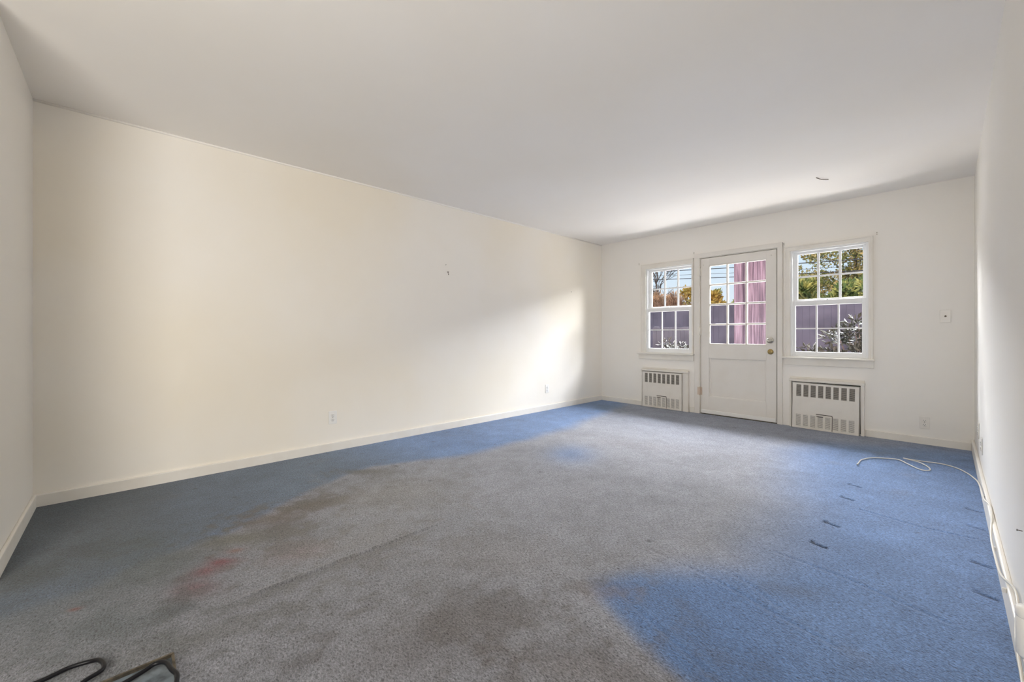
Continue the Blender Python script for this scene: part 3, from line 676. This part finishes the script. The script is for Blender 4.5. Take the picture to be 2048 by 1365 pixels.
# dry reeds
def reeds():
    rnd = random.Random(8); root = empty('dry_reeds', (-6.9, 13.2, ZG), label='tall orange clump of dry reeds beyond the fence', cat='reeds')
    V = []; Fc = []
    for i in range(900):
        x = rnd.uniform(-7.5, -6.0); y = rnd.uniform(12.9, 13.5); h = rnd.uniform(1.7, 2.45); lean = Vector((rnd.gauss(0, .16), rnd.gauss(0, .12), 1)).normalized()
        p = Vector((x, y, ZG+.2)); w_ = rnd.uniform(.006, .014); k = len(V); q = p+lean*h
        V += [p+Vector((-w_, 0, 0)), p+Vector((w_, 0, 0)), q+Vector((w_*.4, 0, 0)), q+Vector((-w_*.4, 0, 0))]; Fc.append((k, k+1, k+2, k+3))
    leaf_obj('stems', (V, Fc), M['lf_reed'], root, kind='stuff')
    cl = [((rnd.uniform(-7.4, -6.1), rnd.uniform(13.0, 13.4), rnd.uniform(1.2, 2.2)), (.2, .12, .2)) for _ in range(40)]
    leaf_obj('leaves', leaves(5200, cl, .20, .12, rnd, .8), M['lf_reed'], root, kind='stuff')
reeds()
# bare tree
def bare():
    rnd = random.Random(15); root = empty('bare_tree', (-8.1, 17.0, ZG), label='leafless branching tree against the sky in the left window', cat='tree')
    tr = MB(); br = MB()
    def grow(p, d, L, r, lev, mb):
        n = 4; pts = [p]; q = p
        for i in range(n):
            d = (d+Vector((rnd.gauss(0, .13), rnd.gauss(0, .13), rnd.gauss(0, .08)))).normalized(); q = q+d*L/n; pts.append(q)
        mb.tube(pts, [r*(1-.45*i/n) for i in range(n+1)], 6 if lev < 2 else 4)
        if lev >= 6: return
        for k in range(4 if lev < 3 else 3 if lev < 5 else 2):
            i = rnd.randint(2, n); a = rnd.uniform(.35, .9); s = Vector((rnd.gauss(0, 1), rnd.gauss(0, .6), rnd.gauss(0, .5))).normalized()
            grow(pts[i], (d+s*a).normalized(), L*rnd.uniform(.6, .82), r*.64, lev+1, br)
    grow(Vector((-8.1, 17.0, ZG)), Vector((.03, 0, 1)), 2.4, .10, 0, tr)
    tr.build('trunk', M['paleb'], root); br.build('branches', M['paleb'], root)
bare()
# wires
for i, (za, zb, r, mm, lb) in enumerate(((3.20, 2.80, .012, 'wirep', 'uppermost overhead wire crossing above the fence'), (3.06, 2.63, .006, 'wire', 'middle overhead wire crossing above the fence'), (2.93, 2.52, .012, 'wirep', 'lowest overhead wire crossing above the fence'))):
    pts = [(-16, 13, za+(za-zb)/7*8), (-8, 13, za+.02), (-4, 13, (za+zb)/2-.02), (0, 13, zb), (8, 13, zb-(za-zb)*.9)]
    MB().tube(spline(pts, 6), r, 6).build('overhead_wire', M['wire'], label=lb, cat='wire', group='overhead wires')
# glossy shrub outside the right window
def shrub(name, c, rad, n, size, asp, m, label, seed, ncl=30):
    rnd = random.Random(seed); root = empty(name, (c[0], c[1], ZG), label=label, cat='shrub')
    cl = []
    for i in range(ncl):
        a = rnd.uniform(0, 2*math.pi); el = rnd.uniform(.0, 1.5); q = rnd.uniform(.75, 1.0)
        cl.append(((c[0]+rad[0]*q*math.cos(a)*math.cos(el), c[1]+rad[1]*q*math.sin(a)*math.cos(el), ZG+.1+(c[2]-ZG-.1)*q*math.sin(el)), (.14, .14, .10)))
    leaf_obj('foliage', leaves(n, cl, size, asp, rnd, .2, .5), M[m], root)
    t = MB()
    for p, _ in cl: t.tube([(c[0], c[1], ZG), ((c[0]+p[0])/2, (c[1]+p[1])/2, ZG+(p[2]-ZG)*.65), p], [.018, .012, .005], 5)
    t.build('stems', M['bark'], root)
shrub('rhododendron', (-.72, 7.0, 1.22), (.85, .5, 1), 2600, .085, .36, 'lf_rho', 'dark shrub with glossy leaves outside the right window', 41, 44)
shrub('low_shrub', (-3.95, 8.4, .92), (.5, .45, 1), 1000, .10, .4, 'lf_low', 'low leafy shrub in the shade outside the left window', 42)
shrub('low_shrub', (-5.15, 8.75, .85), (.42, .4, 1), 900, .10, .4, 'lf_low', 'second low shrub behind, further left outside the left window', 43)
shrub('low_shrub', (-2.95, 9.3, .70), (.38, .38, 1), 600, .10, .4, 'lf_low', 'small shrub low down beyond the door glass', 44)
